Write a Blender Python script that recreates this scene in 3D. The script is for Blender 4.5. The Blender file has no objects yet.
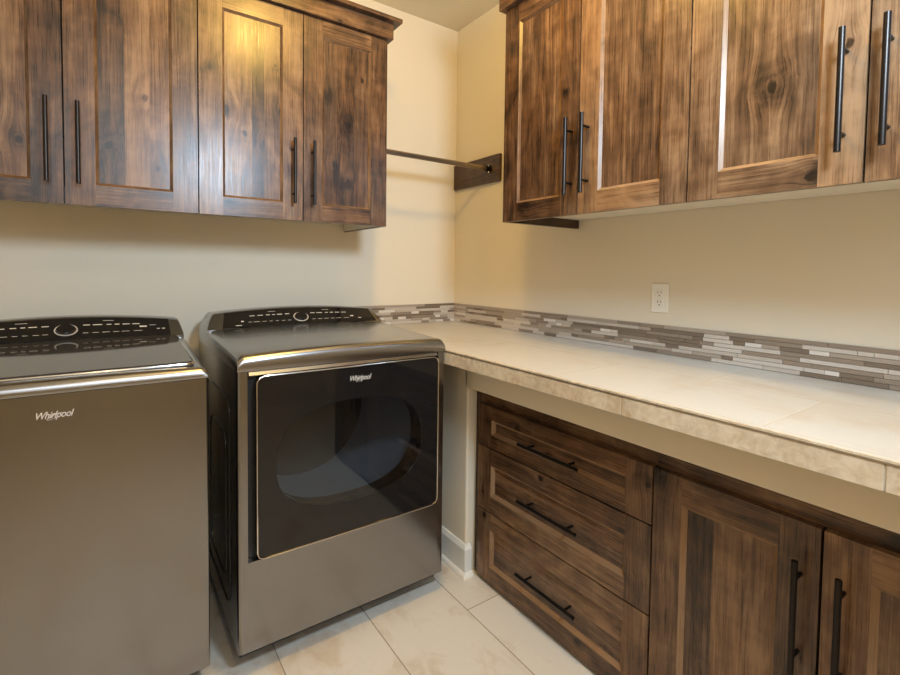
import bpy, bmesh, math, random
from mathutils import Vector, Matrix
R = random.Random(7)
SC = bpy.context.scene
COL = SC.collection

# ------------------------------------------------------------------ node helper
class NT:
    def __init__(s, name):
        s.m = bpy.data.materials.new(name); s.m.use_nodes = True
        s.t = s.m.node_tree; s.t.nodes.clear()
        s.out = s.t.nodes.new('ShaderNodeOutputMaterial')
    def n(s, typ, ins=None, **kw):
        nd = s.t.nodes.new(typ)
        for k, v in kw.items(): setattr(nd, k, v)
        for k, v in (ins or {}).items():
            sock = nd.inputs[k]
            if isinstance(v, bpy.types.NodeSocket): s.t.links.new(v, sock)
            else: sock.default_value = v
        return nd
    def math(s, op, a, b=0.0, c=0.0):
        return s.n('ShaderNodeMath', {0: a, 1: b, 2: c}, operation=op).outputs[0]
    def vmath(s, op, a, b=(0, 0, 0)):
        return s.n('ShaderNodeVectorMath', {0: a, 1: b}, operation=op).outputs[0]
    def comb(s, x, y, z): return s.n('ShaderNodeCombineXYZ', {0: x, 1: y, 2: z}).outputs[0]
    def sep(s, v): return s.n('ShaderNodeSeparateXYZ', {0: v}).outputs
    def noise(s, vec, scale=5, detail=2, rough=.5, dist=0):
        return s.n('ShaderNodeTexNoise', {'Vector': vec, 'Scale': scale, 'Detail': detail, 'Roughness': rough, 'Distortion': dist}).outputs[0]
    def ramp(s, f, stops):
        r = s.n('ShaderNodeValToRGB', {0: f}); e = r.color_ramp.elements
        while len(e) < len(stops): e.new(.5)
        for k, (p, c) in enumerate(stops):
            e[k].position = p; e[k].color = tuple(c) + (1,) if len(c) == 3 else c
        return r.outputs[0]
    def mix(s, f, a, b, mode='MIX'):
        nd = s.n('ShaderNodeMix', data_type='RGBA', blend_type=mode)
        for i, v in ((0, f), (6, a), (7, b)):
            if isinstance(v, bpy.types.NodeSocket): s.t.links.new(v, nd.inputs[i])
            else: nd.inputs[i].default_value = (v + (1,) if isinstance(v, tuple) and len(v) == 3 else v)
        return nd.outputs[2]
    def mr(s, v, a, b, c, d):
        return s.n('ShaderNodeMapRange', {0: v, 1: a, 2: b, 3: c, 4: d}).outputs[0]
    def bsdf(s, **kw):
        nd = s.n('ShaderNodeBsdfPrincipled', {k.replace('_', ' '): v for k, v in kw.items()})
        s.t.links.new(nd.outputs[0], s.out.inputs[0]); return nd
    def bump(s, h, strength=.2, dist=.002):
        return s.n('ShaderNodeBump', {'Height': h, 'Strength': strength, 'Distance': dist}).outputs[0]

def lin(r, g, b):
    f = lambda c: (c/255/12.92) if c/255 <= .04045 else ((c/255+.055)/1.055)**2.4
    return (f(r), f(g), f(b))
def c4(c): return tuple(c) + (1,)

def simple(name, rgb, rough=.5, metal=0, spec=.5, coat=0, bumps=None):
    s = NT(name)
    b = s.bsdf(Base_Color=c4(rgb), Roughness=rough, Metallic=metal, Specular_IOR_Level=spec, Coat_Weight=coat, Coat_Roughness=.05)
    if bumps:
        tc = s.n('ShaderNodeTexCoord').outputs['Object']
        s.t.links.new(s.bump(s.noise(tc, bumps[0], 3), bumps[1], .001), b.inputs['Normal'])
    return s.m

def wood_mat(name, dark, mid, light, rough=.36):
    s = NT(name)
    at = lambda n: s.n('ShaderNodeAttribute', attribute_name=n)
    P = s.sep(at('wood').outputs['Vector']); tone = at('tone').outputs['Fac']
    u, v, w = P[0], P[1], P[2]
    knotmask = None; ringsum = None; du = u; smudge = None
    for nm in ('k1', 'k2'):
        k = s.sep(at(nm).outputs['Vector']); ku, kw, ks = k[0], k[1], k[2]
        wob = s.math('MULTIPLY', s.math('SUBTRACT', s.noise(s.comb(u, v, s.math('MULTIPLY', w, .6)), 55, 3, .6), .5), .022)
        kw2 = s.math('MULTIPLY', kw, .72)
        d = s.math('SQRT', s.math('ADD', s.math('MULTIPLY', ku, ku), s.math('MULTIPLY', kw2, kw2)))
        d = s.math('ADD', d, wob)
        q = s.math('DIVIDE', d, ks)
        g = s.math('EXPONENT', s.math('MULTIPLY', s.math('MULTIPLY', q, q), -.07))
        du = s.math('SUBTRACT', du, s.math('MULTIPLY', s.math('MULTIPLY', ku, g), .85))
        m = s.mr(q, .35, 1.25, 1, 0)
        rr = s.math('MULTIPLY', s.math('SINE', s.math('MULTIPLY', q, 7.0)), s.mr(q, .6, 3.2, .6, 0))
        smg = s.math('EXPONENT', s.math('MULTIPLY', s.math('MULTIPLY', q, q), -.10))
        smudge = smg if smudge is None else s.math('MAXIMUM', smudge, smg)
        knotmask = m if knotmask is None else s.math('MAXIMUM', knotmask, m)
        ringsum = rr if ringsum is None else s.math('ADD', ringsum, rr)
    n1 = s.noise(s.comb(s.math('MULTIPLY', du, 7.0), v, s.math('MULTIPLY', w, 1.6)), 1, 4, .6)
    rings = s.math('SINE', s.math('ADD', s.math('MULTIPLY', du, 150.0), s.math('MULTIPLY', n1, 34.0)))
    fiber = s.noise(s.comb(s.math('MULTIPLY', du, 330.0), v, s.math('MULTIPLY', w, 7.0)), 1, 4, .72)
    blotch = s.noise(s.comb(s.math('MULTIPLY', du, 8.0), v, s.math('MULTIPLY', w, 4.0)), 1, 5, .6, 1.4)
    midg = s.noise(s.comb(s.math('MULTIPLY', du, 130.0), v, s.math('MULTIPLY', w, 2.6)), 1, 3, .6)
    cross = s.noise(s.comb(s.math('MULTIPLY', u, 8.0), v, s.math('MULTIPLY', w, 30.0)), 1, 2, .5)
    f = s.math('MULTIPLY_ADD', rings, .06, .53)
    f = s.math('ADD', f, s.math('MULTIPLY', s.math('SUBTRACT', fiber, .5), .75))
    f = s.math('ADD', f, s.math('MULTIPLY', s.math('SUBTRACT', blotch, .5), 1.0))
    f = s.math('ADD', f, s.math('MULTIPLY', s.math('SUBTRACT', cross, .5), .28))
    f = s.math('ADD', f, s.math('MULTIPLY', s.math('SUBTRACT', midg, .5), .55))
    f = s.math('ADD', f, s.math('MULTIPLY', ringsum, .10))
    f = s.math('ADD', f, s.math('MULTIPLY', tone, .5))
    f = s.math('SUBTRACT', f, s.math('MULTIPLY', s.math('MULTIPLY', smudge, s.mr(blotch, .35, .65, .7, -.05)), .55))
    f = s.math('SUBTRACT', f, s.math('MULTIPLY', knotmask, s.mr(fiber, .3, .7, .75, .35)))
    col = s.ramp(f, [(.0, tuple(x*.35 for x in dark)), (.22, dark), (.52, mid), (.85, light), (1.0, tuple(min(1, x*1.12) for x in light))])
    hue = s.noise(s.comb(s.math('MULTIPLY', u, 5.0), v, s.math('MULTIPLY', w, 2.2)), 1, 2)
    grey = s.mix(1.0, col, c4((.97, 1.0, 1.05)), 'MULTIPLY')
    warm = s.mix(1.0, col, c4((1.07, .98, .85)), 'MULTIPLY')
    col = s.mix(s.mr(hue, .35, .65, 0, 1), grey, warm)
    b = s.bsdf(Base_Color=col, Roughness=s.mr(fiber, .3, .7, rough-.05, rough+.1), Specular_IOR_Level=.5, Coat_Weight=.0)
    s.t.links.new(s.bump(fiber, .10, .0006), b.inputs['Normal'])
    return s.m

M = {}
M['wood'] = wood_mat('stained_alder', lin(45, 31, 21), lin(91, 66, 46), lin(132, 104, 77), .285)
M['wood_dark'] = wood_mat('dark_stained_board', lin(34, 24, 17), lin(66, 48, 36), lin(92, 70, 52), .4)
M['gap'] = simple('dark_gap', lin(22, 16, 12), .8)
M['wall'] = simple('cream_wall_paint', (.75, .67, .53), .75, bumps=(180, .06))
M['ceil'] = simple('cream_ceiling_paint', (.75, .67, .50), .85, bumps=(120, .08))
M['trim'] = simple('white_trim_paint', (.78, .77, .73), .4)
M['cream'] = simple('cream_melamine', (.78, .72, .60), .5)
M['bronze'] = simple('bronze_bar', lin(46, 42, 40), .33, .85)
M['rod'] = simple('brushed_bronze_rod', (.30, .25, .20), .3, .9)
M['chrome'] = simple('chrome', (.82, .80, .77), .12, 1)
M['silver'] = simple('satin_silver', (.72, .69, .66), .35, .4)
M['edge'] = simple('satin_edge_metal', (.42, .37, .30), .35, .9)
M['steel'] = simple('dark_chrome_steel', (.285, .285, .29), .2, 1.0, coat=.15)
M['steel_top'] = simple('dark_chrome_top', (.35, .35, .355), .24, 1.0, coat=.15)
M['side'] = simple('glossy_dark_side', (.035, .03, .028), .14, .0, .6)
M['black'] = simple('black_plastic', (.012, .012, .013), .4)
M['gloss'] = simple('black_gloss_panel', (.010, .009, .009), .07, 0, .5)
M['lid'] = simple('dark_glass_lid', (.045, .043, .042), .06, 0, .9)
M['print'] = simple('pale_print', (.55, .53, .48), .5)
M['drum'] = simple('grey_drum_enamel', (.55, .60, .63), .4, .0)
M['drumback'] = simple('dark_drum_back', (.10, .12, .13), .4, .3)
M['plate'] = simple('outlet_white', (.86, .82, .73), .35)
M['slot'] = simple('outlet_slot', (.05, .04, .03), .6)
M['grout'] = simple('pale_grout', (.55, .49, .41), .9)

s = NT('tinted_glass')
tr = s.n('ShaderNodeBsdfTransparent', {0: (.66, .67, .68, 1)}).outputs[0]
gl = s.n('ShaderNodeBsdfGlossy', {'Color': (1, 1, 1, 1), 'Roughness': .02}).outputs[0]
fr = s.n('ShaderNodeFresnel', {'IOR': 1.5}).outputs[0]
mx = s.n('ShaderNodeMixShader', {0: fr, 1: tr, 2: gl}); s.t.links.new(mx.outputs[0], s.out.inputs[0])
M['glass'] = s.m

def stone(name, base, vein, tile_l, tile_w, offx, offy, mortar, rough, groutcol, rot, thirds=False):
    """tiles of travertine, laid on object X/Y; rot: rows run along Y"""
    s = NT(name)
    P = s.n('ShaderNodeTexCoord').outputs['Object']; q = s.sep(P)
    a = s.math('ADD', q[1], offy); b_ = s.math('ADD', q[0], offx)
    if thirds: a = s.math('ADD', a, s.math('MULTIPLY', s.math('FLOOR', s.math('DIVIDE', b_, tile_w)), tile_l/3))
    vec = s.comb(a, b_, 0) if rot else s.comb(b_, a, 0)
    br = s.n('ShaderNodeTexBrick', {'Vector': vec, 'Color1': (0, 0, 0, 1), 'Color2': (1, 1, 1, 1), 'Mortar': (.5, .5, .5, 1), 'Scale': 1.0,
        'Mortar Size': mortar, 'Mortar Smooth': .1, 'Bias': 0, 'Brick Width': tile_l, 'Row Height': tile_w}, offset=0.0 if thirds else .5, offset_frequency=2)
    t = br.outputs[0]; g = br.outputs[1]
    sh = s.vmath('MULTIPLY', s.comb(t, t, t), (7, 3, 5))
    pv = s.vmath('ADD', P, sh)
    big = s.noise(pv, 3.2, 4, .55, .4); med = s.noise(s.vmath('MULTIPLY', pv, (1, .55, 1)), 14, 5, .62, .8); fine = s.noise(pv, 110, 3, .6)
    f = s.math('ADD', s.math('MULTIPLY', big, .6), s.math('MULTIPLY', med, .4))
    col = s.mix(s.mr(f, .50, .72, 0, 1), c4(base), c4(vein))
    col = s.mix(s.mr(fine, .3, .7, 0, .12), col, c4(tuple(x*.72 for x in base)))
    col = s.mix(s.math('MULTIPLY', s.mr(t, 0, 1, 0, 1), .10), col, c4(tuple(x*.8 for x in base)))
    col = s.mix(g, col, c4(groutcol))
    b = s.bsdf(Base_Color=col, Roughness=s.math('MULTIPLY_ADD', g, .4, rough), Specular_IOR_Level=.4)
    s.t.links.new(s.bump(s.math('SUBTRACT', 1.0, g), .4, .001), b.inputs['Normal'])
    return s.m
M['floor'] = stone('travertine_floor_tile', lin(222, 215, 203), lin(188, 160, 126), .624, .312, .64+.312*21, .995+.624*14, .0020, .30, lin(158, 144, 126), True, True)
M['counter'] = stone('travertine_counter_tile', lin(204, 199, 190), lin(192, 176, 154), .55, .325, .33+.325*20, 1.803+.55*10, .0018, .34, lin(197, 186, 169), True)
def nosing():
    s = NT('travertine_edge_tile')
    P = s.n('ShaderNodeTexCoord').outputs['Object']
    f = s.math('ADD', s.math('MULTIPLY', s.noise(P, 6, 4, .6, .5), .5), s.math('MULTIPLY', s.noise(P, 45, 5, .65, .6), .5))
    col = s.mix(s.mr(f, .42, .68, 0, 1), c4(lin(214, 201, 178)), c4(lin(168, 142, 108)))
    s.bsdf(Base_Color=col, Roughness=.45); return s.m
M['nosing'] = nosing()
def mosaic():
    s = NT('mosaic_strips')
    t = s.n('ShaderNodeAttribute', attribute_name='tone').outputs['Fac']
    col = s.n('ShaderNodeValToRGB', {0: t}); cr = col.color_ramp; cr.interpolation = 'CONSTANT'
    stops = [(0, lin(124, 108, 93)), (.20, lin(148, 132, 116)), (.42, lin(172, 157, 141)), (.58, lin(196, 184, 170)), (.78, lin(208, 197, 184)), (.93, lin(228, 219, 208))]
    while len(cr.elements) < len(stops): cr.elements.new(.5)
    for k, (p, c) in enumerate(stops): cr.elements[k].position = p; cr.elements[k].color = c4(c)
    P = s.sep(s.n('ShaderNodeTexCoord').outputs['Object'])
    st = s.noise(s.comb(s.math('MULTIPLY', s.math('ADD', P[0], P[1]), 8.0), 0, s.math('MULTIPLY', P[2], 420.0)), 1, 2)
    c = s.mix(s.mr(st, .3, .7, 0, .22), col.outputs[0], c4(lin(110, 94, 80)))
    s.bsdf(Base_Color=c, Roughness=.28); return s.m
M['mosaic'] = mosaic()

# ------------------------------------------------------------------ mesh builder
class MB:
    def __init__(s): s.v = []; s.f = []; s.mi = []; s.w = []; s.t = []; s.k1 = []; s.k2 = []; s.mats = []
    def mat(s, m):
        if m not in s.mats: s.mats.append(m)
        return s.mats.index(m)
    def add(s, pts, faces, m, wood=None, tone=0.0, k1=None, k2=None):
        o = len(s.v); i = s.mat(m)
        far = (50., 50., .01)
        for j, p in enumerate(pts):
            s.v.append(tuple(p)); s.w.append(wood[j] if wood else (p[0], p[1], p[2])); s.t.append(tone)
            s.k1.append(k1[j] if k1 else far); s.k2.append(k2[j] if k2 else far)
        for f in faces: s.f.append([o+k for k in f]); s.mi.append(i)
    def box(s, a, b, m, **kw):
        x0, x1 = sorted((a[0], b[0])); y0, y1 = sorted((a[1], b[1])); z0, z1 = sorted((a[2], b[2]))
        pts = [(x0,y0,z0),(x1,y0,z0),(x1,y1,z0),(x0,y1,z0),(x0,y0,z1),(x1,y0,z1),(x1,y1,z1),(x0,y1,z1)]
        s.add(pts, [(0,3,2,1),(4,5,6,7),(0,1,5,4),(1,2,6,5),(2,3,7,6),(3,0,4,7)], m, **kw)
    def loft(s, rings, m, cap=True, closed=True):
        n = len(rings[0]); pts = [p for r in rings for p in r]; F = []
        for i in range(len(rings)-1):
            for j in range(n if closed else n-1):
                F.append((i*n+j, i*n+(j+1) % n, (i+1)*n+(j+1) % n, (i+1)*n+j))
        if cap: F.append(tuple(range(n-1, -1, -1))); F.append(tuple((len(rings)-1)*n+j for j in range(n)))
        s.add(pts, F, m)
    def cyl(s, p0, p1, r, m, n=16, r1=None, cap=True):
        p0, p1 = Vector(p0), Vector(p1); d = (p1-p0).normalized()
        a = d.orthogonal().normalized(); b = d.cross(a)
        ring = lambda c, rr: [c + a*rr*math.cos(2*math.pi*k/n) + b*rr*math.sin(2*math.pi*k/n) for k in range(n)]
        s.loft([ring(p0, r), ring(p1, r if r1 is None else r1)], m, cap)
    def tube(s, path, r, m, n=8, closed=False):
        path = [Vector(p) for p in path]; rings = []; N = len(path)
        for i, p in enumerate(path):
            if closed: t = path[(i+1) % N]-path[i-1]
            else: t = path[min(i+1, N-1)]-path[max(i-1, 0)]
            t.normalize(); up = Vector((0, 1, 0)) if abs(t.y) < .9 else Vector((0, 0, 1))
            a = t.cross(up).normalized(); b = t.cross(a)
            rings.append([p + a*r*math.cos(2*math.pi*k/n) + b*r*math.sin(2*math.pi*k/n) for k in range(n)])
        if closed: rings.append(rings[0])
        s.loft(rings, m, not closed)
    def build(s, name, parent=None, bevel=0, smooth=False, segs=2, kind=None, recalc=True):
        me = bpy.data.meshes.new(name)
        off = parent_loc(parent)
        me.from_pydata([tuple(Vector(p)-off) for p in s.v], [], s.f)
        for m in s.mats: me.materials.append(m)
        me.polygons.foreach_set('material_index', s.mi)
        for nm, dat in (('wood', s.w), ('k1', s.k1), ('k2', s.k2)):
            A = me.attributes.new(nm, 'FLOAT_VECTOR', 'POINT'); A.data.foreach_set('vector', [c for p in dat for c in p])
        A = me.attributes.new('tone', 'FLOAT', 'POINT'); A.data.foreach_set('value', s.t)
        if recalc:
            bm = bmesh.new(); bm.from_mesh(me); bmesh.ops.recalc_face_normals(bm, faces=bm.faces); bm.to_mesh(me); bm.free()
        if smooth:
            me.polygons.foreach_set('use_smooth', [True]*len(me.polygons))
            me.set_sharp_from_angle(angle=math.radians(38))
        me.update()
        o = bpy.data.objects.new(name, me); COL.objects.link(o)
        if parent is not None: o.parent = parent
        if bevel:
            b = o.modifiers.new('bevel', 'BEVEL'); b.width = bevel; b.segments = segs; b.limit_method = 'ANGLE'; b.angle_limit = math.radians(50)
        if kind: o['kind'] = kind
        return o
def parent_loc(p):
    v = Vector((0, 0, 0))
    while p is not None: v += p.location; p = p.parent
    return v
def thing(name, loc, label, cat, group=None):
    o = bpy.data.objects.new(name, None); COL.objects.link(o); o.location = loc; o.empty_display_size = .1
    return tag(o, label, cat, group)
def tag(o, label, cat, group=None):
    o['label'] = label; o['category'] = cat
    if group: o['group'] = group
    return o

# ------------------------------------------------------------------ room shell
XL, YF, H = -2.72, -3.9, 2.6305
def wallbox(name, a, b, m='wall'):
    mb = MB(); mb.box(a, b, M[m]); return mb.build(name, kind='structure')
wallbox('floor', (XL, YF, -.08), (0, 0, 0), 'floor')
wallbox('ceiling', (XL, YF, H), (0, 0, H+.08), 'ceil')
wallbox('wall_back', (XL-.1, 0, 0), (.1, .1, H))
wallbox('wall_right', (0, YF, 0), (.1, 0, H))
wallbox('wall_left', (XL-.1, YF, 0), (XL, 0, H))
wallbox('wall_front', (XL-.1, YF-.1, 0), (.1, YF, H))
XW = -.52; YJ = -.824; ZO = .76; CT = .93; CB = .8805; YE = -3.0
# low drywall carrying the counter: end pier beside the dryer, header over the cabinets, rounded corner
mb = MB(); rc = .010
arc = [(XW+rc-rc*math.cos(t), YJ+rc-rc*math.sin(t)) for t in [math.pi/2*k/6 for k in range(7)]]
poly = [(XW+.1, -.70), (XW+.1, -.002), (XW, -.002)]+arc+[(-.46, YJ), (-.46, -.70)]
mb.loft([[(x, y, 0) for x, y in poly], [(x, y, CB-.001) for x, y in poly]], M['wall'])
arc = [(XW+rc-rc*math.cos(t), ZO+rc-rc*math.sin(t)) for t in [math.pi/2*k/6 for k in range(7)]]
poly = [(-.44, CB-.001), (XW, CB-.001)]+arc+[(-.44, ZO)]
mb.loft([[(x, YE, z) for x, z in poly], [(x, YJ+.015, z) for x, z in poly]], M['wall'])
mb.build('wall_low', kind='structure', smooth=True)
# baseboard wrapped round the pier
mb = MB()
T = .016
prof = [(0, 0), (T, 0), (T, .108), (T*.45, .124), (0, .124)]
path = [((XW, -.012), (-1, 0)), ((XW, YJ), (-1, -1)), ((-.502, YJ), (0, -1))]
mb.loft([[(p[0]+d[0]*a, p[1]+d[1]*a, z) for a, z in prof] for p, d in path], M['trim'])
q = [(T, 0), (T+.014, 0), (T+.0125, .008), (T+.008, .0145), (T, .018)]
mb.loft([[(p[0]+d[0]*a, p[1]+d[1]*a, z) for a, z in q] for p, d in path], M['trim'])
mb.build('baseboard_right', kind='structure')
mb = MB(); mb.box((XL+.001, -.014, 0), (XW-.035, -.0005, .12), M['trim']); mb.build('baseboard_back', kind='structure', bevel=.003)

# ------------------------------------------------------------------ cabinetry
def mapper(face, plane):
    if face == 'L': return lambda a, d, z: (a, plane-d, z)       # faces the -y side
    return lambda a, d, z: (plane-d, a, z)                       # faces the -x side
def board(mb, F, a0, a1, d0, d1, z0, z1, grain='z', tone=None, knots=None, m='wood', kn=None):
    """one sawn board; grain coordinates and up to two knots ride along as attributes"""
    A, B = sorted((a0, a1)); C, D = sorted((z0, z1))
    loc = [(A,d0,C),(B,d0,C),(B,d1,C),(A,d1,C),(A,d0,D),(B,d0,D),(B,d1,D),(A,d1,D)]
    off = Vector((R.uniform(0, 60), R.uniform(0, 60), R.uniform(0, 60)))
    uw = lambda p: (p[0], p[2]) if grain == 'z' else (p[2], p[0])
    wd = [(uw(p)[0]+off.x, p[1]+off.y, uw(p)[1]+off.z) for p in loc]
    if tone is None: tone = R.uniform(-.5, .5)
    if knots is None:
        knots = []
        (u0, w0), (u1, w1) = uw((A, 0, C)), uw((B, 0, D))
        for _ in range(kn if kn is not None else R.choice((0, 0, 1, 1))):
            knots.append((R.uniform(u0+.1*(u1-u0), u1-.1*(u1-u0)), R.uniform(w0, w1), R.uniform(.004, .009)))
    ks = []
    for k in (list(knots)+[None, None])[:2]:
        ks.append([(uw(p)[0]-k[0], uw(p)[1]-k[1], k[2]) for p in loc] if k else None)
    mb.add([F(*p) for p in loc], [(0,3,2,1),(4,5,6,7),(0,1,5,4),(1,2,6,5),(2,3,7,6),(3,0,4,7)], M[m], wood=wd, tone=tone, k1=ks[0], k2=ks[1])
def bar_handle(parent, F, p, q, r=.0062, stand=.035, thick=.02, label=None):
    """bar pull; p, q = (along, z) of its ends, front of the door at d = thick"""
    mb = MB(); d = thick+stand
    P0, P1 = Vector((p[0], p[1])), Vector((q[0], q[1]))
    mb.cyl(F(P0.x, d, P0.y), F(P1.x, d, P1.y), r, M['bronze'], 14)
    for t in (.16, .84):
        c = P0.lerp(P1, t); mb.cyl(F(c.x, thick-.001, c.y), F(c.x, d, c.y), .0042, M['bronze'], 10)
    return mb.build('handle', parent, smooth=True)
def front(parent, name, F, a0, a1, z0, z1, stile, rail, handle, planks, thick=.02, recess=.0085, bev=.009, tones=None, pknots=None, pgrain='z', face_bev=False):
    """five piece shaker front: two stiles, two rails, sloped inner edge, planked panel, bar handle"""
    A, B = sorted((a0, a1)); mb = MB(); bt = R.uniform(-.35, .35)
    for (x0, x1) in ((A, A+stile), (B-stile, B)): board(mb, F, x0, x1, .001, thick, z0, z1, 'z', tone=bt+R.uniform(-.25, .25))
    for (y0, y1) in ((z0, z0+rail), (z1-rail, z1)): board(mb, F, A+stile, B-stile, .001, thick, y0, y1, 'a', tone=bt+R.uniform(-.3, .3))
    o = [(A+stile, z0+rail), (B-stile, z0+rail), (B-stile, z1-rail), (A+stile, z1-rail)]
    i = [(A+stile+bev, z0+rail+bev), (B-stile-bev, z0+rail+bev), (B-stile-bev, z1-rail-bev), (A+stile+bev, z1-rail-bev)]
    for k in range(4):
        n = (k+1) % 4; tk = thick-.0004
        pts = [(o[k][0], tk, o[k][1]), (o[n][0], tk, o[n][1]), (i[n][0], tk-recess, i[n][1]), (i[k][0], tk-recess, i[k][1]),
               (o[k][0], tk-recess-.003, o[k][1]), (o[n][0], tk-recess-.003, o[n][1])]
        hz = k % 2 == 0; of = R.uniform(0, 50)
        wd = [((p[2] if hz else p[0])+of, p[1], (p[0] if hz else p[2])+of) for p in pts]
        mb.add([F(*p) for p in pts], [(0, 1, 2, 3), (4, 5, 1, 0), (3, 2, 5, 4), (0, 3, 4), (1, 5, 2)], M['wood'], wood=wd, tone=bt+(.85 if face_bev else .3))  # bevel tone lifted to offset its shade; base fronts lighter still, as rubbed stain
    d = mb.build(name, parent)
    pb = MB(); x = A+stile+.001; X1 = B-stile-.001; zz0, zz1 = z0+rail+.001, z1-rail-.001
    if pgrain == 'z':
        ws = [R.uniform(.7, 1.3) for _ in range(planks)]; tot = sum(ws)
        for j, wv in enumerate(ws):
            x2 = x + (X1-A-stile-.001)*wv/tot
            board(pb, F, x, x2, .003, thick-recess, zz0, zz1, 'z', tone=(tones[j] if tones else R.uniform(-.32, .32)), knots=(pknots[j] if pknots else None))
            x = x2
    else:
        z = zz0
        for j in range(planks):
            z2 = zz0+(zz1-zz0)*(j+1)/planks
            board(pb, F, x, X1, .003, thick-recess, z, z2, 'a', tone=R.uniform(-.4, .4)); z = z2
    pb.build('door_panel' if name == 'door' else 'drawer_panel', d)
    if handle: bar_handle(d, F, handle[0], handle[1], thick=thick)
    return d

DD = .4315; W = .3702; XE = -.6845; ZB = 1.4203; ZT = 2.2236; ZU = 1.457
def upper(root_loc, label, face, plane, edges, end_at, pairs_handles, seeds):
    """wall cabinet: box, end panel, two doors. edges = along-wall coords of the doors"""
    root = thing('wall_cabinet', root_loc, label, 'cabinet', 'wall cabinets over the appliances and counter')
    F = mapper(face, plane+.02 if face == 'L' else plane+.02)
    depth = DD-.02
    e0, e1 = min(edges), max(edges)
    G = mapper(face, 0)
    mb = MB()
    a, b = G(e0+.0005, .002, ZU), G(e1-.0005, depth-.003, ZT+.065)
    mb.box(a, b, M['cream'])
    mb.box(G(e0+.0006, depth-.003, ZB+.004), G(e1-.0006, depth-.0028, ZT+.06), M['gap'])
    for z0, z1 in ((ZB+.004, ZU+.02), (ZT-.03, ZT+.065)):         # face frame rails
        board(mb, G, e0+.0005, e1-.0005, depth-.0028, depth-.0005, z0, z1, 'a', tone=-.3, kn=0)
    mb.build('body', root)
    if end_at is not None:
        pb = MB(); s_ = 1 if end_at == e1 else -1
        board(pb, G, end_at-.0006*s_, end_at-.017*s_, .002, depth, ZB, ZU-.0005, 'z', tone=-.3, kn=0)
        board(pb, G, end_at-.0004*s_, end_at+.0025*s_, .002, depth+.001, ZB, ZT+.06, 'z', tone=-.2, kn=2)
        if face == 'L':
            pb.box(G(end_at-.0175*s_, .004, ZB+.003), G(end_at-.0205*s_, depth-.004, ZU-.0008), M['cream'])
        pb.build('end_panel', root)
    for j in range(len(edges)-1):
        R.seed(seeds[j])
        a0, a1 = edges[j], edges[j+1]; h = pairs_handles[j]
        A, B = min(a0, a1)+.0020, max(a0, a1)-.0020
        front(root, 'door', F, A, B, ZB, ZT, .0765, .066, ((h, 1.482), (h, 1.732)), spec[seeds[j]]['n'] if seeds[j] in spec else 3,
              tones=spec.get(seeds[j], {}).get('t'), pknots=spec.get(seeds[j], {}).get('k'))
    return root
# plank tones and knots read from the photograph, door by door (across, height, radius in metres)
def L(k): return XE-k*W
spec = {
 11: dict(n=3, t=[-.15, -.35, -.2], k=[[(-.955, 1.93, .007), (-.925, 1.66, .008)], [(-.865, 1.83, .012), (-.862, 1.60, .007)], [(-.80, 2.03, .006)]]),
 12: dict(n=4, t=[.25, .1, -.55, .0], k=[[(-1.335, 1.80, .014)], [(-1.27, 1.73, .008)], [(-1.19, 1.70, .014)], [(-1.14, 1.83, .007), (-1.16, 2.0, .005)]]),
 13: dict(n=3, t=[-.35, .35, .1], k=[[(-1.68, 1.62, .010)], [(-1.58, 1.79, .009)], [(-1.545, 1.56, .006)]]),
 14: dict(n=3, t=[.1, .0, .15], k=[[], [(-2.0, 1.72, .014)], [(-1.90, 1.60, .010)]]),
 21: dict(n=2, t=[.05, -.1], k=[[(-1.03, 1.80, .006)], [(-1.15, 1.70, .005)]]),
 22: dict(n=2, t=[-.05, .0], k=[[(-1.42, 1.75, .005)], [(-1.50, 2.02, .011), (-1.53, 1.66, .006)]]),
 23: dict(n=1, t=[-.05], k=[[(-1.79, 1.80, .022)], [(-1.90, 1.9, .005)]]),
}
spec[23]['k'] = [[(-1.838, 1.665, .011), (-1.79, 1.95, .006)]]
upper((L(1), -.01, ZB), 'stained knotty wood wall cabinet above the dryer, its right end nearest the room corner', 'L', -DD, [L(0), L(1), L(2)], L(0), [-1.020, -1.096], [11, 12])
upper((L(3), -.01, ZB), 'stained knotty wood wall cabinet above the washer at the left edge', 'L', -DD, [L(2), L(3), L(4)], None, [-1.759, -1.835], [13, 14])
YR = -.913; WR = .3673
def Rr(k): return YR-k*WR
upper((-.01, Rr(1), ZB), 'stained wood wall cabinet on the right wall, the one next to the hanging rod board', 'R', -DD, [Rr(0), Rr(1), Rr(2)], Rr(0), [-1.253, -1.320], [21, 22])
upper((-.01, Rr(3), ZB), 'stained wood wall cabinet at the far right edge, door with a large black knot', 'R', -DD, [Rr(2), Rr(3), Rr(4)], None, [-1.979, -2.049], [23, 24])

def crown(name, label, face, e0, e1, end):
    G = mapper(face, 0); R.seed(hash(face) % 7 if False else (3 if face == 'L' else 5))
    mb = MB(); s_ = 1 if end > (e0 if end == e1 else e1) else -1
    f0 = DD+.003
    ee = end+.018*s_; far = e0 if end == e1 else e1
    z0 = ZT+.002
    board(mb, G, far, ee, DD-.017, f0+.016, z0, 2.292, 'a', tone=-.05, kn=2)
    board(mb, G, end+.0035*s_, ee, .002, DD-.0171, z0, 2.292, 'z', tone=-.1, kn=0)
    board(mb, G, far, end+.046*s_, DD-.017, f0+.046, 2.2921, 2.309, 'a', tone=-.15, kn=0)
    board(mb, G, end+.001*s_, end+.046*s_, .002, DD-.0171, 2.2921, 2.309, 'z', tone=-.2, kn=0)
    o = mb.build(name, bevel=.0015); return tag(o, label, 'moulding', 'wood crown mouldings')
crown('crown_moulding', 'wood crown moulding on top of the wall cabinets above the washer and dryer', 'L', L(4), L(0), L(0))
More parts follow.
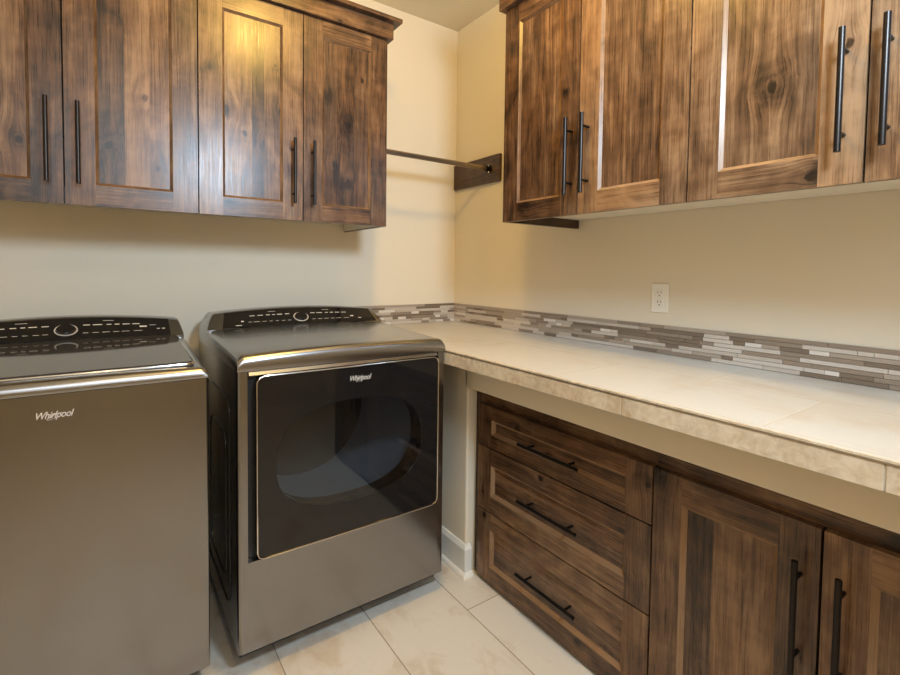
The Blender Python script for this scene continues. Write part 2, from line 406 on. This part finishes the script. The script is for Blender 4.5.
crown('crown_moulding', 'wood crown moulding on top of the right wall cabinets', 'R', Rr(4), Rr(0), Rr(0))

# base cabinets in the drywall opening
XD = -.495                              # door fronts
FB = mapper('R', XD+.02)
def base(label, ya, yb):
    root = thing('base_cabinet', (-.25, (ya+yb)/2, 0), label, 'cabinet', 'base cabinets under the counter')
    mb = MB()
    y0, y1 = min(ya, yb)+.0005, max(ya, yb)-.0005
    mb.box((XD+.024, y0, .002), (-.004, y1, ZO-.003), M['gap'])
    G = mapper('R', XD+.0235)
    board(mb, G, y0, y1, 0, .003, ZO-.052, ZO-.003, 'a', tone=-.1, kn=1)
    board(mb, G, y0, y1, 0, .003, .002, .016, 'a', tone=-.6, kn=0)
    if ya > -.9:
        board(mb, G, y1-.030, y1, 0, .0032, .002, ZO-.003, 'z', tone=-.6, kn=0)
    mb.build('body', root); return root
YD0, YD1, YD2, YD3 = -.864, -1.6155, -1.9925, -2.368
b1 = base('dark stained base cabinet of three drawers under the counter by the dryer', -.8255, YD1)
for sd, z0, z1, hz in ((38, .549, .708, .628), (37, .297, .544, .425), (33, .018, .292, .163)):
    R.seed(sd)
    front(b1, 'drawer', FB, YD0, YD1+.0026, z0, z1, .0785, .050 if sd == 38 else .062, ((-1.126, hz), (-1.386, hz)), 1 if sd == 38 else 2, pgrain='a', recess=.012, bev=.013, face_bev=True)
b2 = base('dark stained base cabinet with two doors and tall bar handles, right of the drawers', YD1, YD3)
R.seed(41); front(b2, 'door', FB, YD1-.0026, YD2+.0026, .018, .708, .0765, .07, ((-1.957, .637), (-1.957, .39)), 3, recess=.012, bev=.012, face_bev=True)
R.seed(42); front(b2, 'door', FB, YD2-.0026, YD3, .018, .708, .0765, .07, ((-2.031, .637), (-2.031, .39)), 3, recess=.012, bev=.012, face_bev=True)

# ------------------------------------------------------------------ counter
XC = -.648
ct = thing('countertop', (-.3, -1.5, CB), 'long cream travertine tiled countertop along the right wall', 'countertop')
mb = MB(); mb.box((XC+.004, YE, CB), (-.001, -.001, CT), M['counter']); mb.build('counter_tiles', ct)
mb = MB(); ys = [-.001]+[-1.065+.5275*k for k in (0, -1, -2, -3, -4)]; ys = [y for y in ys if y > YE]+[YE]
ys = [-.001, -.54, -1.065, -1.62, -2.117, -2.64, YE]
for a, b in zip(ys, ys[1:]): mb.box((XC-.004, a-.0016, CB-.004), (XC+.0035, b+.0016, CT-.0075), M['nosing'])
mb.box((XC-.002, -.002, CB-.003), (XC+.0034, ys[-1], CT-.009), M['grout'])
mb.build('edge_tiles', ct, bevel=.001)
mb = MB(); mb.box((XC-.005, -.001, CT-.0072), (XC+.0038, YE, CT-.0035), M['edge']); mb.box((XC-.0035, -.001, CT-.0035), (XC+.0038, YE, CT+.0004), M['nosing'])
mb.build('edge_strip', ct)['label'] = 'thin metal edging strip'

# mosaic backsplash
def splash(label, face, a0, a1, seed):
    rr = random.Random(seed); G = mapper(face, 0); mb = MB()
    rows = 8; z0, z1 = CT+.001, 1.0372; h = (z1-z0)/rows; lo, hi = min(a0, a1), max(a0, a1)
    mb.box(G(lo, .001, z0), G(hi, .0055, z1), M['grout'])
    for r in range(rows):
        a = lo-rr.uniform(0, .1); last = -1
        while a < hi:
            ln = rr.choice((.035, .05, .05, .075, .10, .13, .16, .2)) if r < rows-1 else rr.choice((.1, .16, .22, .28))
            t = rr.choice((0.05, .05, .3, .3, .3, .5, .5, .68, .68, .85, .85, .97)) if r < rows-1 else rr.choice((.05, .3, .3, .3, .5, .5, .68))
            if ln > .12 and t > .9: t = .85
            x0, x1 = max(a, lo), min(a+ln, hi)
            if x1-x0 > .004:
                mb.box(G(x0+.0007, .0055, z0+h*r+.0007), G(x1-.0007, .0085+rr.uniform(0, .0008), z0+h*(r+1)-.0007), M['mosaic'], tone=t)
            a += ln
    o = mb.build('backsplash'); return tag(o, label, 'backsplash', 'mosaic tile backsplash strips')
splash('narrow taupe and cream mosaic backsplash along the right wall behind the counter', 'R', -.0095, YE, 4)
splash('short piece of taupe and cream mosaic backsplash on the back wall right of the dryer', 'L', -.0005, -.64, 9)

# ------------------------------------------------------------------ outlet
oy, oz = -1.3218, 1.1371
ot = thing('wall_outlet', (0, oy, oz), 'white double electrical outlet on the right wall above the mosaic backsplash', 'outlet')
mb = MB(); mb.box((-.0055, oy-.034, oz-.054), (-.0005, oy+.034, oz+.054), M['plate']); mb.build('cover_plate', ot, bevel=.002)
mb = MB(); mb.box((-.0075, oy-.0165, oz-.0335), (-.0056, oy+.0165, oz+.0335), M['plate']); mb.build('receptacle', ot, bevel=.0008)
mb = MB()
for c in (.0185, -.0165):
    for dy, hh in ((.0062, .0042), (-.0062, .0036)): mb.box((-.0079, oy+dy-.0012, oz+c-hh+.003), (-.0076, oy+dy+.0012, oz+c+hh+.003), M['slot'])
    mb.cyl((-.0079, oy, oz+c-.0085), (-.0076, oy, oz+c-.0085), .0026, M['slot'], 12)
mb.build('slots', ot)['label'] = 'dark plug slots'

# ------------------------------------------------------------------ hanging rod and its board
R.seed(77)
mb = MB(); board(mb, mapper('R', 0), -.004, -.411, .0005, .018, 1.704, 1.845, 'a', tone=.0, kn=1, m='wood_dark')
tag(mb.build('mounting_board', bevel=.001), 'dark wooden mounting board on the right wall in the corner, holding the rod end', 'board')
ry, rz = -.33, 1.776
rod = thing('hanging_rod', (-.35, ry, rz), 'slim metal clothes hanging rod spanning from cabinet end to the corner board', 'rod')
mb = MB(); n = 20
ov = lambda x: [(x, ry+.0075*math.cos(2*math.pi*k/n), rz+.0125*math.sin(2*math.pi*k/n)) for k in range(n)]
mb.loft([ov(XE+.008), ov(-.034)], M['rod']); mb.build('rod_tube', rod, smooth=True)
mb = MB(); mb.cyl((-.0185, ry, rz), (-.0225, ry, rz), .021, M['bronze'], 20)
ov2 = lambda x, k_: [(x, ry+.0105*k_*math.cos(2*math.pi*k/n), rz+.0155*k_*math.sin(2*math.pi*k/n)) for k in range(n)]
mb.loft([ov2(-.0225, 1), ov2(-.042, 1)], M['bronze'])
br = mb.build('rod_bracket', rod, smooth=True)
for dz in (.016, -.016):
    sb = MB(); sb.cyl((-.0225, ry-.002, rz+dz), (-.0245, ry-.002, rz+dz), .0042, M['chrome'], 12); sb.build('screw', br, smooth=True)
mb = MB(); mb.cyl((XE+.0032, ry, rz), (XE+.008, ry, rz), .021, M['bronze'], 20); mb.build('rod_flange', rod, smooth=True)

# ------------------------------------------------------------------ appliances
def se(t, e):
    return math.copysign(abs(t)**e, t)
def rrect(x0, x1, z0, z1, r, n=6):
    P = []
    for cx, cz, a in ((x1-r, z1-r, 0), (x0+r, z1-r, 90), (x0+r, z0+r, 180), (x1-r, z0+r, 270)):
        for k in range(n+1):
            t = math.radians(a+90*k/n); P.append((cx+r*math.cos(t), cz+r*math.sin(t)))
    return P
def resample(P, N):
    P = [Vector((p[0], p[1])) for p in P]; seg = [(P[k], P[(k+1) % len(P)]) for k in range(len(P))]
    tot = sum((b-a).length for a, b in seg); out = []; acc = 0; k = 0
    for i in range(N):
        d = tot*i/N
        while acc+(seg[k][1]-seg[k][0]).length < d: acc += (seg[k][1]-seg[k][0]).length; k += 1
        a, b = seg[k]; L_ = (b-a).length; out.append(tuple(a.lerp(b, (d-acc)/L_ if L_ else 0)))
    return out
def emblem(parent, x0, x1, zb, y, mat, tilt=0):
    cu = bpy.data.curves.new('emblem', 'FONT'); cu.body = 'Whirlpool'; cu.shear = .35; cu.size = 1; cu.extrude = .03; cu.space_character = .92; cu.offset = .012
    to = bpy.data.objects.new('emblem_curve', cu); COL.objects.link(to)
    dg = bpy.context.evaluated_depsgraph_get(); me = bpy.data.meshes.new_from_object(to.evaluated_get(dg))
    bpy.data.objects.remove(to); bpy.data.curves.remove(cu)
    xs = [v.co.x for v in me.vertices]; w = max(xs)-min(xs); k = (x1-x0)/w
    off = parent_loc(parent)
    for v in me.vertices:
        X = x0+(v.co.x-min(xs))*k; Z = zb+v.co.y*k*1.25; Y = y-(v.co.z+.03)*k*.6
        v.co = Vector((X, Y, Z))-off
    # swoosh ring through the middle of the word
    bm = bmesh.new(); bm.from_mesh(me)
    cx, cz, ra, rb = x0+(x1-x0)*.50, zb+.0035, (x1-x0)*.24, (x1-x0)*.055; n = 28
    ro = []; ri = []
    for j in range(n):
        t = math.radians(-25+310*j/(n-1))
        th = .0006+.0009*math.sin(math.pi*j/(n-1))
        c, s_ = math.cos(t), math.sin(t); ang = math.radians(22)
        for lst, kk in ((ro, th/2), (ri, -th/2)):
            px, pz = (ra+kk)*c, (rb+kk)*s_
            lst.append(bm.verts.new(Vector((cx+px*math.cos(ang)-pz*math.sin(ang), y-.0008, cz+px*math.sin(ang)+pz*math.cos(ang)))-off))
    for j in range(n-1): bm.faces.new((ro[j], ro[j+1], ri[j+1], ri[j]))
    bm.to_mesh(me); bm.free()
    me.materials.clear(); me.materials.append(mat)
    o = bpy.data.objects.new('emblem', me); COL.objects.link(o); o.parent = parent; o['label'] = 'raised silver script emblem'
    return o

def top_surface(x0, x1, yf, zs, prof, arch, re=.022):
    """lid-like top: prof = (y, z) front to back; arched in x, rounded down at both sides to zs"""
    cx, hw = (x0+x1)/2, (x1-x0)/2
    st = []
    for k in range(7): a = k/6*math.pi/2; st.append((x0+re*(1-math.cos(a)) if k else x0, re*(1-math.sin(a))))
    mid = [(x0+re+(x1-x0-2*re)*k/14, 0) for k in range(1, 14)]
    st = st+mid+[(x0+x1-x, d) for x, d in reversed(st)]
    rings = []
    for x, drop in st:
        ar = arch*(1-((x-cx)/hw)**2)
        ring = []
        for y, z in prof:
            zz = z+ar*min(1, max(0, (z-zs)/.03))
            ring.append((x, y, max(zs, zz-drop*min(1, (z-zs)/.03)) if z > zs else zs))
        rings.append(ring)
    return rings
def lerp(a, b, t): return a+(b-a)*t

def console(root, x0, x1, yb, yt, yr, zb0, zt0, arch, inset, mat):
    """back console: raked front, arched top, slanted ends"""
    cx, hw = (x0+x1)/2, (x1-x0)/2
    rings = []
    xs = [(0, 0), (.35, .5), (.75, .9), (1, 1)]
    st = [(x0+inset*a, h) for a, h in xs]+[(lerp(x0+inset, x1-inset, k/16), 1) for k in range(1, 16)]+[(x1-inset*a, h) for a, h in reversed(xs)]
    for x, h in st:
        ar = arch*(1-((x-cx)/hw)**2)
        zt = zb0+.004+(zt0+ar-zb0-.004)*h
        t = (zt-zb0)/(zt0-zb0); yy = lerp(yb, yt, t)
        rd = .008*h
        rings.append([(x, yb, zb0-.035), (x, yb, zb0), (x, lerp(yb, yy, .85), zb0+(zt-zb0)*.85), (x, yy+rd*.3, zt-rd*.25), (x, yy+rd*1.6, zt), (x, yr-.012, zt-.004), (x, yr, zt-.016*h), (x, yr, zb0-.035)])
    mb = MB(); mb.loft(rings, mat); return mb.build('console', root, smooth=True)
def console_panel(con, x0, x1, yb, yt, zb0, zt0, arch, cx, hw, dial_x, extra, dial_rx=.036, zlo=.08, zhi=.93, slant=.01):
    """black glass control panel lying on the raked front, with dial and rows of small print"""
    nrm = Vector((0, -(zt0-zb0), -(yb-yt)*-1)).normalized()
    rake = Vector((0, yt-yb, zt0-zb0)); rl = rake.length; rake.normalize(); nrm = Vector((0, -rake.z, rake.y))
    def P(x, t, out):
        top = arch*(1-((x-cx)/hw)**2)
        p = Vector((x, yb, zb0))+rake*(t*(rl+top*t*rl/(zt0-zb0)*.95))+nrm*out
        return p
    mb = MB(); rings = []
    for k in range(25):
        u = k/24; e = slant
        xb, xt = lerp(x0, x1, u), lerp(x0+e, x1-e, u)
        rings.append([P(xb, zlo, .0004), P(xb, zlo, .0022), P(xt, zhi, .0022), P(xt, zhi, .0004)])
    mb.loft(rings, M['gloss'])
    pm = mb
    def dash(xa, xb, t, h=.0022):
        q = [P(xa, t, .0025), P(xb, t, .0025), P(xb, t+h/rl, .0025), P(xa, t+h/rl, .0025)]
        pm.add(q, [(0, 1, 2, 3)], M['print'])
    rr = random.Random(12)
    for sgn in (-1, 1):
        for row, t, hh in ((0, .66, .0026), (1, .34, .0014)):
            x = .045
            while x < .21:
                ln = rr.uniform(.012, .026); a, b = sorted((dial_x+sgn*x, dial_x+sgn*(x+ln))); dash(a, b, t, hh); x += ln+rr.uniform(.007, .013)
        a, b = sorted((dial_x+sgn*.10, dial_x+sgn*.13)); dash(a, b, .82, .0012)
    for (a, b, t, hh) in extra: dash(a, b, t, hh)
    pan = mb.build('control_panel', con, recalc=False); pan['label'] = 'glossy black control panel with pale print'
    db = MB(); c = P(dial_x, .5, .0024); n = 32
    ring = lambda r1, r2, out: [c+Vector((r1*math.cos(2*math.pi*k/n), 0, 0))+rake*r2*math.sin(2*math.pi*k/n)+nrm*out for k in range(n)]
    db.loft([ring(.0265, .0215, 0), ring(.0255, .0208, .007), ring(.0235, .019, .0085)], M['gloss'])
    dl = db.build('dial', pan, smooth=True)
    rb = MB(); rb.loft([ring(.0318, .0258, .0), ring(.0312, .0252, .0022), ring(.0285, .0230, .0022), ring(.0275, .0222, 0)], M['silver'], cap=False); rb.build('dial_ring', pan, smooth=True)
    return P

def feet(root, x0, x1, y0, y1, h):
    for x in (x0+.05, x1-.05):
        for y in (y0+.13, y1-.05):
            fb = MB(); fb.cyl((x, y, 0), (x, y, .014), .022, M['black'], 16, .018); fb.cyl((x, y, .014), (x, y, h), .008, M['chrome'], 10); fb.build('foot', root, smooth=True)

# ---- dryer
x0, x1, yf, yb_, zs, zb = -1.387, -.655, -.858, -.125, .926, .079
dr = thing('clothes_dryer', ((x0+x1)/2, (yf+yb_)/2, 0), 'dark metallic front loading clothes dryer with black glass door, right of the washer', 'dryer')
dx0, dx1, dz0, dz1 = -1.335, -.694, .359, .911
px0, px1, pz0, pz1 = -1.359, -.688, .353, .940
mb = MB()   # cabinet sides, back and floor pan
yp = yf+.024
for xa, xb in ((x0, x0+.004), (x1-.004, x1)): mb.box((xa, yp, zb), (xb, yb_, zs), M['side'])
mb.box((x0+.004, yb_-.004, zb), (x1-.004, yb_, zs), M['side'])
mb.box((x0+.004, yp, zb), (x1-.004, yb_-.004, zb+.004), M['black'])
# pressed relief on the side panel
for (ya, yc, za, zc) in ((-.74, -.33, .16, .82), (-.68, -.40, .22, .70)):
    pts = [(p[0], p[1]) for p in rrect(ya, yc, za, zc, .05)]
    mb.tube([(x0, y, z) for y, z in pts], .003, M['side'], 6, True)
mb.build('body', dr, smooth=True)
mb = MB()   # front panel: frame round the door recess, rounded vertical edges
rE = .014
def frontstrip(xa, xb, za, zc, m):
    mb.box((xa, yf, za), (xb, yp, zc), m)
prof = lambda x, sgn: [(x+sgn*0, yp), (x, yf+rE)]+[(x+sgn*rE*(1-math.cos(a)), yf+rE*(1-math.sin(a))) for a in (.4, .8, 1.2, math.pi/2)]
L1 = prof(x0, 1)+[(px0, yf), (px0, yp)]
mb.loft([[(x, y, zb) for x, y in L1], [(x, y, zs) for x, y in L1]], M['steel'])
L2 = prof(x1, -1)+[(px1, yf), (px1, yp)]
mb.loft([[(x, y, zb) for x, y in L2], [(x, y, zs) for x, y in L2]], M['steel'])
frontstrip(px0, px1, zb, pz0, M['steel'])
mb.build('front_panel', dr, smooth=True)
mb = MB()   # dark recess behind the door
zlow, zup = pz0, zs
outer = resample(rrect(px0, px1, pz0, pz1-.004, .004, 6), 120); inner_h = []
wx, wz, wa, wb = -1.0215, .633, .258, .169
N = len(outer)
for (x, z) in outer:
    t = math.atan2((z-wz)/.28, (x-wx)/.33); inner_h.append((wx+.262*se(math.cos(t), .8), wz+.178*se(math.sin(t), .8)))
mb.loft([[(x, yp-.001, z) for x, z in outer], [(x, yp-.001, z) for x, z in inner_h], [(x, yp+.05, z) for x, z in inner_h]], M['black'], cap=False)
mb.build('door_recess', dr)
mb = MB()   # sloped metal band above the door
mb.loft([[(px0+.004, yf+.012, .9365), (px0+.004, yf-.004, .9145), (px0+.004, yf+.018, .9145)], [(px1-.004, yf+.012, .9365), (px1-.004, yf-.004, .9145), (px1-.004, yf+.018, .9145)]], M['steel_top'])
mb.build('grip_band', dr)
mb = MB()
pr = [(yb_, zs), (yf, zs)] if False else []
P = [(yf+.03, zs+.0005), (yf+.001, zs+.0005), (yf-.002, zs+.010), (yf-.001, zs+.020)]
for k in range(7):
    a = k/6*math.pi/2; P.append((yf-.001+.024*(1-math.cos(a)), zs+.022+.024*math.sin(a)))
P += [(-.70, .976), (-.52, .983), (-.335, .990), (yb_, .985), (yb_, zs+.0005)]
mb.loft(top_surface(x0, x1, yf, zs+.0005, P, .010), M['steel_top']); mb.build('top', dr, smooth=True)
con = console(dr, x0+.001, x1-.001, -.335, -.275, -.13, .992, 1.046, .020, .032, M['steel'])
P = console_panel(con, -1.333, -.682, -.335, -.275, .992, 1.046, .020, (x0+x1)/2, (x1-x0)/2, -1.021,
    [(-1.285, -1.262, .16, .003), (-1.262, -1.252, .38, .005), (-.80, -.785, .42, .005), (-.765, -.75, .30, .0025)], slant=.016)
# door
door = MB(); ydo = yf-.012
o_ = resample(rrect(dx0, dx1, dz0, dz1, .022, 12), 160); i_ = []; i2 = []
for (x, z) in o_:
    t = math.atan2((z-wz)/.28, (x-wx)/.33)
    i_.append((wx+wa*se(math.cos(t), .78), wz+wb*se(math.sin(t), .78))); i2.append((wx+(wa-.02)*se(math.cos(t), .78), wz+(wb-.02)*se(math.sin(t), .78)))
door.loft([[(x, yp-.003, z) for x, z in o_], [(x, ydo+.002, z) for x, z in o_], [(x, ydo+.002, z) for x, z in i_], [(x, yp-.003, z) for x, z in i_], [(x, yp-.003, z) for x, z in o_]], M['gloss'], cap=False)
do = door.build('door', dr); do['label'] = 'black glass door with clear window'
g = MB(); g.loft([[(x, ydo+.0012, z) for x, z in i_], [(x, ydo, z) for x, z in i_]], M['glass'])
g.build('window_glass', do)
tb = MB(); tb.tube([(x, ydo-.0004, z) for x, z in o_], .0022, M['chrome'], 8, True); tb.build('door_trim', do, smooth=True)
emblem(do, -1.042, -.966, .862, ydo+.0015, M['silver'])
# drum
mb = MB(); n = 40
cir = lambda y, r, cz=.63: [(wx+r*math.cos(2*math.pi*k/n), y, cz+r*math.sin(2*math.pi*k/n)) for k in range(n)]
mb.loft([cir(yp+.052, .285), cir(-.30, .285)], M['drum'], cap=False)
for k in range(2):
    a = math.radians(68+62*k); ca, sa = math.cos(a), math.sin(a)
    tri = lambda y: [(wx+.284*math.cos(a-.10), y, .63+.284*math.sin(a-.10)), (wx+.24*ca, y, .63+.24*sa), (wx+.284*math.cos(a+.10), y, .63+.284*math.sin(a+.10))]
    mb.loft([tri(-.74), tri(-.32)], M['drum'])
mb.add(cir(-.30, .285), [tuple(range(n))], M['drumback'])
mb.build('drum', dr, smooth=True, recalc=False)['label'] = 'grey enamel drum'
feet(dr, x0, x1, yf, yb_, zb+.001)
mb = MB(); mb.box((x0+.012, yf+.045, .040), (x1-.012, yf+.06, zb-.0005), M['black']); mb.build('kick_plate', dr)

# ---- washer
x0, x1, yf, yb_, zs, zb = -2.160, -1.459, -.840, -.125, .917, .075
wa_ = thing('washing_machine', ((x0+x1)/2, (yf+yb_)/2, 0), 'dark metallic top loading washing machine with glass lid, left of the dryer', 'washer')
mb = MB(); yp = yf+.02
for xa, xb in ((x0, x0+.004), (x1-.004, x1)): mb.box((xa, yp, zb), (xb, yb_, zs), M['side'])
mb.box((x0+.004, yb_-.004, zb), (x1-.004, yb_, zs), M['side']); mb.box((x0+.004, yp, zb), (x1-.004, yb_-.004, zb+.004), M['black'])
mb.build('body', wa_)
mb = MB(); rE = .007
L0 = [(x0, yp), (x0, yf+rE)]+[(x0+rE*(1-math.cos(a)), yf+rE*(1-math.sin(a))) for a in (.4, .8, 1.2, math.pi/2)]
L1 = L0+[(x0+x1-x, y) for x, y in reversed(L0)]
mb.loft([[(x, y, zb) for x, y in L1], [(x, y, zs) for x, y in L1]], M['steel']); fp = mb.build('front_panel', wa_, smooth=True)
emblem(fp, -1.832, -1.760, .860, yf+.0004, M['silver'])
mb = MB()
P = [(yf+.03, zs+.001), (yf+.001, zs+.001), (yf-.002, zs+.008)]
for k in range(7):
    a = k/6*math.pi/2; P.append((yf-.001+.020*(1-math.cos(a)), zs+.012+.018*math.sin(a)))
P += [(-.70, .950), (-.52, .962), (-.33, .974), (yb_, .972), (yb_, zs+.001)]
mb.loft(top_surface(x0, x1, yf, zs+.001, P, .004), M['steel_top']); mb.build('top', wa_, smooth=True)
# lid
def lidz(y): return lerp(.9505, .9765, (y+.80)/.47)
mb = MB(); lx0, lx1 = x0+.030, x1-.030
fr_ = [(-.795, 0), (-.33, 0)]
ol = rrect(lx0, lx1, -.797, -.335, .022, 6)
mb.loft([[(x, y, lidz(y)-.004) for x, y in ol], [(x, y, lidz(y)+.008) for x, y in ol], [(lerp((lx0+lx1)/2, x, .988), lerp(-.566, y, .985), lidz(lerp(-.566, y, .985))+.0100) for x, y in ol]], M['lid'])
lid = mb.build('lid', wa_); lid['label'] = 'dark glass lid'
tb = MB(); tb.tube([(x, y, lidz(y)+.0035) for x, y in ol], .0035, M['chrome'], 8, True); tb.build('lid_trim', lid, smooth=True)
con = console(wa_, x0+.006, x1-.006, -.335, -.275, -.13, .982, 1.034, .022, .014, M['steel'])
console_panel(con, -2.112, -1.506, -.335, -.275, .982, 1.034, .022, (x0+x1)/2, (x1-x0)/2, -1.806,
    [(-1.60, -1.578, .52, .005), (-1.57, -1.55, .60, .0015), (-1.548, -1.538, .40, .003), (-1.532, -1.522, .40, .003)], slant=.004)
feet(wa_, x0, x1, yf, yb_, zb+.001)
mb = MB(); mb.box((x0+.012, yf+.045, .040), (x1-.012, yf+.06, zb-.0005), M['black']); mb.build('kick_plate', wa_)

# ------------------------------------------------------------------ light
def area(name, loc, target, size, power, col, shape='DISK', spread=180):
    l = bpy.data.lights.new(name, 'AREA'); l.shape = shape; l.size = size; l.energy = power; l.color = col; l.spread = math.radians(spread)
    o = bpy.data.objects.new(name, l); COL.objects.link(o); o.location = loc
    o.rotation_euler = (Vector(target)-Vector(loc)).to_track_quat('-Z', 'Y').to_euler(); return o
pl = bpy.data.lights.new('ceiling_lamp', 'POINT'); pl.energy = 44; pl.color = (1, .62, .14); pl.shadow_soft_size = .06
po = bpy.data.objects.new('ceiling_lamp', pl); COL.objects.link(po); po.location = (-1.04, -1.37, H-.13)
area('added_warm_fill', (-1.6, -2.9, H-.004), (-1.6, -2.9, 0), .13, 8, (1, .74, .44))  # warm fill added behind the camera, no fixture there
area('photo_flash', (-1.05, -2.45, 1.94), (-.75, -.2, 1.35), .30, 39, (.62, .81, 1.0))
area('added_cool_fill', (-1.75, YF+.03, 1.95), (-1.7, 0, 1.5), 1.2, 26, (.76, .88, 1.0), 'SQUARE')  # added cool fill light; the front wall has no window
w = bpy.data.worlds.new('room_world'); SC.world = w; w.use_nodes = True
w.node_tree.nodes['Background'].inputs[0].default_value = (1, .9, .75, 1); w.node_tree.nodes['Background'].inputs[1].default_value = .0

# ------------------------------------------------------------------ camera (solved from the photograph's vanishing points)
yaw, pitch, roll, fpx, py = -.6144, -.0397, .0127, 481.01, -47.77
fw = Vector((-math.sin(yaw), math.cos(yaw), 0)); rt = Vector((math.cos(yaw), math.sin(yaw), 0)); up = Vector((0, 0, 1))
f2 = fw*math.cos(pitch)+up*math.sin(pitch); u2 = up*math.cos(pitch)-fw*math.sin(pitch)
r3 = rt*math.cos(roll)+u2*math.sin(roll); u3 = u2*math.cos(roll)-rt*math.sin(roll)
cd = bpy.data.cameras.new('camera'); cam = bpy.data.objects.new('camera', cd); COL.objects.link(cam)
mw = Matrix.Identity(4)
for i in range(3): mw[i][0], mw[i][1], mw[i][2] = r3[i], u3[i], -f2[i]
mw.translation = Vector((-1.68178, -2.33745, 1.22963)); cam.matrix_world = mw
cd.sensor_fit = 'HORIZONTAL'; cd.sensor_width = 36; cd.lens = fpx*36/900; cd.shift_y = py/900; cd.clip_start = .02
SC.camera = cam
SC.view_settings.view_transform = 'Standard'; SC.view_settings.look = 'None'; SC.view_settings.gamma = 1; SC.view_settings.exposure = -0.36
SC.view_settings.use_curve_mapping = False
